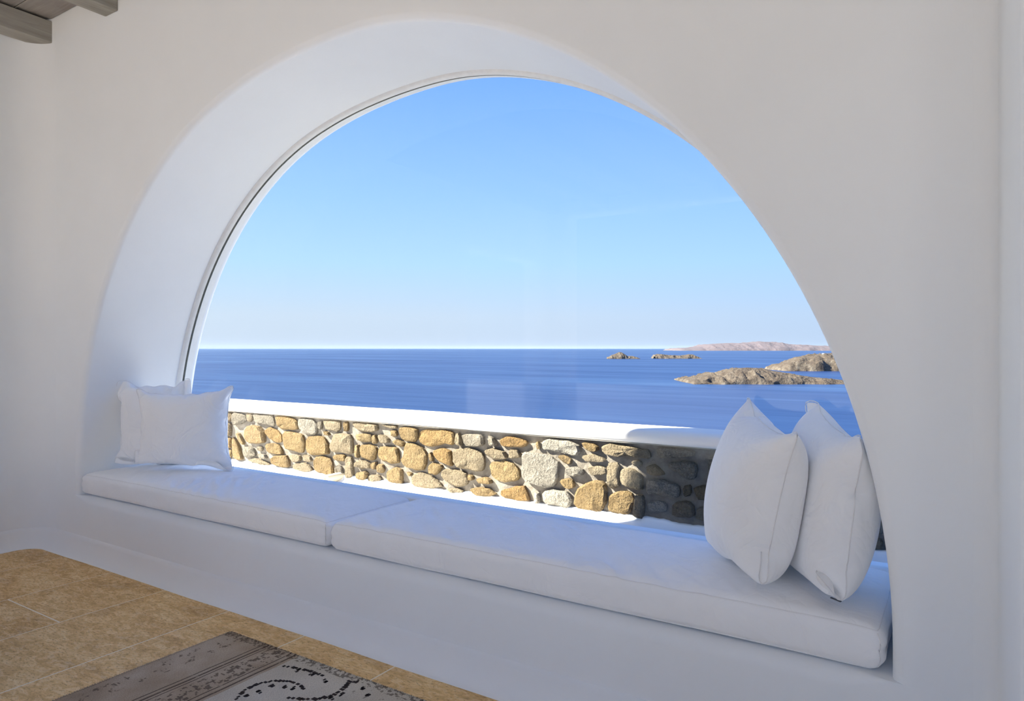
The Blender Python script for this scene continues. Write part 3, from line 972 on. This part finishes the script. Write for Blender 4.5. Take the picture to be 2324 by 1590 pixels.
T2 = """t 40,300 150,265 330,300 480,340 500,420 430,460 250,450 120,410
o 120,490 260,470 400,500 390,620 260,630 140,590
o 400,510 470,510 480,660 410,660
t 500,510 600,500 690,570 680,650 540,640
t 560,330 700,340 820,350 810,400 700,390
o 700,430 830,430 830,530 750,540
o 860,380 1000,370 1180,400 1190,500 1170,620 1010,615 900,560
o 740,600 850,580 950,640 940,710 850,690
o 110,690 170,670 180,900 120,880
o 200,670 330,660 460,700 480,800 440,940 330,930 200,880
o 510,720 640,700 810,710 860,860 870,990 760,1000 600,960 500,890
o 970,650 1130,650 1300,760 1340,860 1310,1040 1290,1120 1130,1100 960,1040 900,940 950,850
d 1220,440 1350,405 1600,410 1780,450 1820,560 1800,690 1640,660 1540,690 1400,715 1280,680 1210,600
t 1830,480 1900,470 1950,640 1950,700 1850,670
g 1950,480 2271,490 2330,560 2310,700 2130,710 1990,680
d 1450,760 1590,730 1740,770 1780,870 1780,1050 1680,1010 1540,950 1470,860
o 1370,830 1420,800 1460,960 1400,960
o 1370,1010 1480,980 1620,1040 1560,1150 1470,1190 1370,1150
t 1800,760 1990,720 2200,760 2310,850 2340,1010 2300,1130 2150,1120 2010,1090 1850,1050 1790,920
t 110,960 250,930 360,990 370,1080 270,1085 120,1060
o 390,980 480,970 480,1100 400,1110
o 500,1010 580,1000 620,1120 570,1170 500,1140
o 120,1160 280,1120 330,1180 280,1290 150,1260
t 340,1200 520,1180 570,1290 440,1320 330,1290
o 650,1130 780,1065 920,1100 930,1250 920,1340 780,1340 650,1290
o 1000,1150 1080,1150 1070,1220 1010,1210
t 1100,1180 1250,1140 1380,1180 1560,1310 1620,1400 1420,1430 1080,1390
t 1610,1110 1780,1100 2010,1130 2040,1260 2050,1350 1900,1410 1760,1360 1640,1280 1580,1200
o 2060,1210 2130,1200 2150,1270 2090,1300
t 1690,1430 1900,1420 1990,1480 1820,1520 1720,1490"""
T3 = """g 320,270 390,280 460,380 440,430 350,430
d 490,340 640,270 830,310 950,380 890,450 680,450 540,430
o 1070,380 1120,345 1150,480 1090,480
w 1160,350 1300,305 1560,330 1740,410 1780,500 1720,590 1500,540 1300,490 1180,480
o 1790,365 2040,400 2050,530 1900,510 1820,440
t 250,490 400,460 560,500 620,590 590,640 430,640 300,590
t 640,490 760,480 830,560 820,610 660,640
o 340,700 540,660 700,680 780,800 820,900 770,980 620,1000 440,960 360,860
w 860,530 1030,525 1200,560 1340,600 1420,700 1430,880 1390,1050 1250,1080 1080,1040 950,1010 860,920 850,750
o 1410,580 1530,570 1640,640 1620,700 1520,710
t 1790,590 1930,560 2120,600 2180,660 2100,690 1940,660 1860,680
w 1530,780 1650,750 1800,780 1830,860 1700,910 1560,890
t 1880,760 2040,720 2180,770 2190,850 2100,890 1920,870
o 1440,960 1640,940 1680,1060 1640,1120 1500,1070
o 0,870 80,890 80,960 10,970
o 130,930 300,920 380,960 380,1030 200,1030
o 30,1100 200,1070 380,1110 460,1190 330,1230 100,1190
d 540,1120 700,1070 880,1040 940,1170 980,1300 740,1280 560,1240 520,1180
w 1050,1160 1130,1160 1140,1330 1050,1320
w 1170,1140 1400,1110 1600,1160 1640,1280 1600,1400 1400,1350 1210,1330
o 1700,1120 1860,1010 1990,960 2130,990 2180,1120 2180,1300 2090,1480 1960,1450 1660,1390"""
T4 = """t 210,260 360,225 560,260 770,300 910,330 920,450 780,440 540,410 400,420 230,370
t 640,490 720,470 800,500 790,570 690,560
t 285,520 420,495 490,560 460,680 480,820 410,890 310,860 290,740
t 490,610 640,580 770,660 810,760 800,920 680,890 520,840 480,740
o 320,960 460,920 640,930 680,1040 640,1240 540,1270 420,1240 310,1180
t 690,980 800,960 840,1040 820,1300 740,1310 670,1270
g 1000,300 1100,280 1560,330 1570,420 1300,440 1060,440
b 870,540 1000,540 1140,680 1050,700 880,680
g 1190,500 1330,490 1580,500 1610,620 1560,750 1480,760 1280,640 1200,580
w 860,760 1000,740 1150,780 1320,820 1360,920 1340,1010 1180,990 1000,960 870,950
b 1400,840 1510,830 1520,980 1410,1010
w 880,1080 990,1050 1160,1100 1160,1200 1050,1240 890,1220
b 1240,1080 1480,1060 1550,1160 1550,1300 1250,1290
b 1580,1160 1760,1120 1820,1300 1700,1360 1580,1320
b 1560,860 1700,830 1850,860 1850,1050 1620,1060 1560,960
g 1760,430 1880,400 1960,480 1940,820 1830,830 1740,760"""
rnd = random.Random(77)
def stone(outline, tone, proud):
    """outline: (x, z) around the stone; tapered sides, rough domed face"""
    cx = sum(p[0] for p in outline) / len(outline); cz = sum(p[1] for p in outline) / len(outline)
    pts = []
    m = len(outline)
    for i in range(m):                       # corner-cutting twice keeps the drawn shape but rounds it
        a, b = outline[i], outline[(i + 1) % m]
        pts.append((a[0] * .80 + b[0] * .20, a[1] * .80 + b[1] * .20)); pts.append((a[0] * .20 + b[0] * .80, a[1] * .20 + b[1] * .80))
    m = len(pts)
    sd = rnd.random() * 100
    size = math.sqrt(max(1e-5, abs(sum(pts[i][0] * pts[(i + 1) % m][1] - pts[(i + 1) % m][0] * pts[i][1] for i in range(m)) / 2)))
    v = []
    chip = min(.016, size * .10)
    tx, tz = rnd.uniform(-.05, .05), rnd.uniform(-.06, .06)
    for ins, dep in ((0, -.020), (0, proud * .55), (chip * .9, proud * .92), (None, proud)):
        for (x, z) in pts:
            L = math.hypot(x - cx, z - cz) + 1e-6
            s = (1 - ins / L) if ins is not None else .55
            jx = noise.noise((x * 26 + sd, z * 26, 1)) * .011; jz = noise.noise((x * 26 + sd, z * 26, 5)) * .011
            q = (cx + (x - cx) * s + jx, cz + (z - cz) * s + jz)
            dd = dep
            if dep > proud * .6: dd += noise.noise((q[0] * 17 + sd, q[1] * 17, 2)) * .019 + (q[0] - cx) * tx + (q[1] - cz) * tz
            v.append((q[0] - cx, -dd, q[1] - cz))
    f = grid_faces(4, m, False, True)
    v.append((noise.noise((sd, 0, 0)) * .1 * size, -(proud + .006 * noise.noise((sd, 3, 0))), 0))
    f += [(3 * m + i, 3 * m + (i + 1) % m, 4 * m) for i in range(m)]
    o = mesh('stone', v, f, STONE[tone], parapet, 30)
    o.location = (cx - PX, YS - PY_, cz)
lim = []
for txt, C in ((T1, C1), (T2, C2), (T3, C3), (T4, C4)):
    for line in txt.splitlines():
        t, *pp = line.split()
        pl = [C(tuple(map(float, p.split(',')))) for p in pp]
        ol = [on_y(px, py, YS - .022) for px, py in pl]
        ol = [(p[0], max(ZB - .03, min(COPE_LO - .004, p[2]))) for p in ol]
        lim.append((min(p[0] for p in ol), max(p[0] for p in ol)))
        stone(ol, t, rnd.uniform(.022, .040))
XA, XB = min(a for a, _ in lim), max(b for _, b in lim)
def fill(xa, xb):                           # the wall goes on beyond what shows through the window
    z = ZB - .01
    while z < COPE_LO - .05:
        h = rnd.choice((.09, .12, .15)); h = min(h, COPE_LO - .008 - z)
        if COPE_LO - .008 - (z + h) < .05: h = COPE_LO - .008 - z
        x = xa + rnd.random() * .05
        while x < xb - .06:
            w = min(rnd.uniform(.10, .26), xb - x)
            g_ = .012
            j = lambda s=.02: rnd.uniform(-s, s) * .6
            a0, a1, b0, b1 = x + g_, x + w - g_, z + g_ * .7, z + h - g_ * .7
            stone([(a0 + abs(j()), b0), ((a0 + a1) / 2, b0 + j(.012)), (a1 - abs(j()), b0 + abs(j(.01))), (a1, (b0 + b1) / 2), (a1 - abs(j()), b1), ((a0 + a1) / 2, b1 + j(.012)), (a0 + abs(j()), b1 - abs(j(.01))), (a0, (b0 + b1) / 2)],
                  rnd.choice('oottgwdb'), rnd.uniform(.02, .036))
            x += w
        z += h
fill(-7.3, XA - .01); fill(XB + .01, 1.2)

# drain pipe poking out at the foot of the parapet
dx_, dy_, _ = on_z(765, 1083, .035)
pipe = empty('drain_pipe', (dx_, YS - .17, 0))
tag(pipe, 'short cream drain pipe end at the foot of the stone parapet', 'pipe')
ro, ri, v, f = .040, .033, [], []
rings = [(ro, -.02), (ro, .2), (ri, .2), (ri, -.02)]
for rr, y in rings:
    for k in range(20):
        q = 2 * math.pi * k / 20; v.append((rr * math.cos(q), y, .037 + rr * math.sin(q)))
f = grid_faces(4, 20, True, True)
mesh('pipe_wall', v, f, M_PIPE, pipe, 40)
mesh('plug', [(.033 * math.cos(2 * math.pi * k / 20), .005, .037 + .033 * math.sin(2 * math.pi * k / 20)) for k in range(20)], [tuple(range(20))], M_PIPE, pipe)

# hillside falling away below the terrace
verts = []
hx, hy = np.linspace(-160, 160, 60), np.concatenate([np.linspace(YS + .29, 30, 14), np.linspace(36, 110, 16)])
for x in hx:
    for y in hy:
        t = (y - YS) / 105
        verts.append((x, y, -.3 - 52 * min(1, t) ** .8 + min(1, t * 3) * 3.0 * noise.fractal((x * .06, y * .06, 1), 1, 2, 4) - 3 * min(1, t * 8)))
M_HILL = rock_mat('dry_hillside', .15, (.20, .16, .11), (.36, .30, .21), (.50, .44, .34), (.27, .24, .15))
hill = mesh('hillside', verts, grid_faces(len(hx), len(hy)), M_HILL, None, 179)
tag(hill, 'dry rocky hillside below the terrace', kind='structure')

# ==================================================================
#                 SEA AND ISLANDS
# ==================================================================
SEA_Z = -50.0
sea = mesh('sea', [(-60000, 20, 0), (60000, 20, 0), (60000, 64000, 0), (-60000, 64000, 0), (-60000, -3000, 0), (60000, -3000, 0)], [(0, 1, 2, 3), (4, 5, 1, 0)], M_SEA)
sea.location.z = SEA_Z
tag(sea, 'calm deep blue open sea reaching the horizon', 'sea', kind='stuff')

def island(name, label, sky, base_py, depth, mat, nu=150, nv=34, rough=.25, seed=0, parent_loc=None, group=None):
    t = (SEA_Z - CAM_H) / (HORIZON - base_py)
    fwd = Vector((-SY, CY, 0))
    pxs = np.linspace(sky[0][0], sky[-1][0], nu)
    pys = np.interp(pxs, [p[0] for p in sky], [p[1] for p in sky])
    mid = pxs[nu // 2]; d0 = ray(mid, base_py)
    org = Vector((d0[0] * t, d0[1] * t, SEA_Z))
    v = []
    hs = []
    for i in range(nu):
        d = ray(pxs[i], base_py)
        ridge = .42
        # crest height above the sea, measured at the crest's own distance
        tr = t + depth * ridge / F_PX
        hs.append(max(0.0, CAM_H + (HORIZON - pys[i]) * tr - SEA_Z))
    hm = max(hs)
    for i in range(nu):
        d = ray(pxs[i], base_py)
        B = Vector((d[0] * t, d[1] * t, 0))
        e = min(1, min(i, nu - 1 - i) / 6.0)
        for j in range(nv):
            k = j / (nv - 1)
            s = math.sin(math.pi * (k / .84 if k < .42 else .5 + (k - .42) / 1.16)) ** .75 if 0 < k < 1 else 0
            q = B + fwd * depth * (k - .5 + .5 * 1) * (.35 + .65 * e)
            fr = noise.ridged_multi_fractal((q.x * 3.0 / hm * .35, q.y * 3.0 / hm * .35, seed), 1, 2, 5, 1, 2) - 1.1
            fn = noise.fractal((q.x * 1.0 / hm, q.y * 1.0 / hm, seed + 4), 1, 2, 5)
            cliff = 1 - abs(s - .5) * 1.2
            z = hs[i] * s * (1 + rough * .18 * fn * (1 if s < .98 else .3)) + hm * rough * (.42 * fr + .42 * fn) * max(0, min(1, 4 * s * (1 - s) + .18)) * (hs[i] / hm) ** .5
            z = max(z, 0) if 0 < k < 1 else -hm * .1
            q = q + Vector((0, 0, z - hm * .012))
            # broken shoreline
            q += fwd * (hm * .5 * noise.noise((q.x * .9 / hm, seed, 3)) * (1 - s))
            v.append(q + Vector((0, 0, SEA_Z)) - org)
    o = mesh(name, v, grid_faces(nu, nv), mat, None, 35)
    o.location = org
    tag(o, label, 'island', group)
    return o, org, hs, pxs, t
M_ROCK = rock_mat('weathered_island_rock', .07, (.20, .145, .10), (.46, .355, .25), (.72, .60, .46), (.30, .215, .145))
M_ROCK_FAR = rock_mat('haze_tinted_far_rock', .02, (.34, .26, .25), (.50, .39, .38), (.62, .52, .50), (.48, .36, .35))  # distance haze painted into the pale pink rock colour
island('rocky_island', 'long brown rocky island with a notch behind its tip', [(1574, 872), (1578, 866), (1584, 860), (1604, 856), (1624, 851.5), (1642, 844.5), (1648, 847), (1655, 851.5), (1663, 851.5), (1668, 846), (1676, 842.5), (1690, 839), (1706, 836), (1724, 834.5),
        (1763, 836), (1789, 841), (1828, 847), (1866, 853.5), (1908, 857), (1950, 862), (1990, 871)], 872, 150, M_ROCK, 220, 44, .55, 1)
island('rocky_islet', 'small pointed rock islet alone on the open sea', [(1379, 813.6), (1385, 809), (1393, 804.5), (1402, 801.5), (1409, 798.8), (1416, 800), (1422, 804), (1427, 807.6), (1440, 807.6), (1448, 810), (1456, 813.6)], 814, 110, M_ROCK, 110, 34, .5, 2)
island('low_islet', 'low flat rock islet with a hump at one end', [(1488, 808), (1492, 804.5), (1500, 803), (1520, 805), (1540, 806.2), (1556, 806.4), (1565, 804.8), (1572, 804), (1580, 803.8), (1588, 808.4), (1596, 813.6)], 813.6, 170, M_ROCK, 130, 34, .5, 3)
island('far_island', 'long island on the horizon, coloured pale pink for distance haze', [(1550, 795), (1560, 789.5), (1590, 788.8), (1618, 786), (1634, 781), (1686, 778), (1724, 778), (1763, 774), (1780, 775.5), (1799, 775.4), (1815, 779), (1853, 781.3), (1890, 783), (1960, 786), (2040, 792), (2060, 795)], 795.6, 2600, M_ROCK_FAR, 200, 30, .30, 4)
hd, horg, hhs, hpx, ht = island('headland', 'rocky headland with a small white house on top', [(1784, 842), (1790, 834), (1802, 826), (1815, 820), (1833, 812.3), (1861, 808), (1875, 806.5), (1890, 805.5), (1920, 801), (1960, 799), (2000, 805), (2040, 842)], 842, 170, M_ROCK, 150, 40, .55, 5)

# small white house on the headland
M_HOUSE = plaster('white_house_wall', (.84, .82, .78)); M_DARK = simple('dark_window', (.05, .05, .06), .3, .5)  # house walls in warm white plaster
tr = ht + 170 * .42 / F_PX
d = ray(1874.5, 807)
house = empty('house', (d[0] * tr, d[1] * tr, CAM_H + d[2] * tr - 1.0), YAW)
tag(house, 'small white cubic house on top of the headland', 'house')
hw = 14 * tr / 2
box('wall', -hw, hw, -4, 4, -2, 6.2, M_HOUSE, house)
box('annex', hw * .9, hw * 1.7, -3, 4, -2, 3.6, M_HOUSE, house)
box('roof_parapet', -hw - .15, hw + .15, -4.15, 4.15, 6.0, 6.7, M_HOUSE, house)
box('stone_terrace', -hw * 2.4, -hw, -3, 3, -3, 2.6, STONE['b'], house)
for i in (-1, 0, 1):
    box('window', i * hw * .6 - .6, i * hw * .6 + .6, -4.06, -3.9, 2.6, 4.4, M_DARK, house)

# sea haze: thin moist air lying over the water
hz = bpy.data.materials.new('sea_haze'); hz.use_nodes = True
hn, hl = hz.node_tree.nodes, hz.node_tree.links
hn.clear()
ho = hn.new('ShaderNodeOutputMaterial'); hv = hn.new('ShaderNodeVolumeScatter')
hv.inputs['Color'].default_value = (.055, .075, .105, 1); hv.inputs['Density'].default_value = 3.0e-5; hv.inputs['Anisotropy'].default_value = 0.2
hl.new(hv.outputs[0], ho.inputs['Volume'])
haze = box('sea_haze', -40000, 40000, 600, 60000, SEA_Z + .5, 160, hz)
tag(haze, 'thin pale haze lying over the sea towards the horizon', 'haze', kind='stuff')
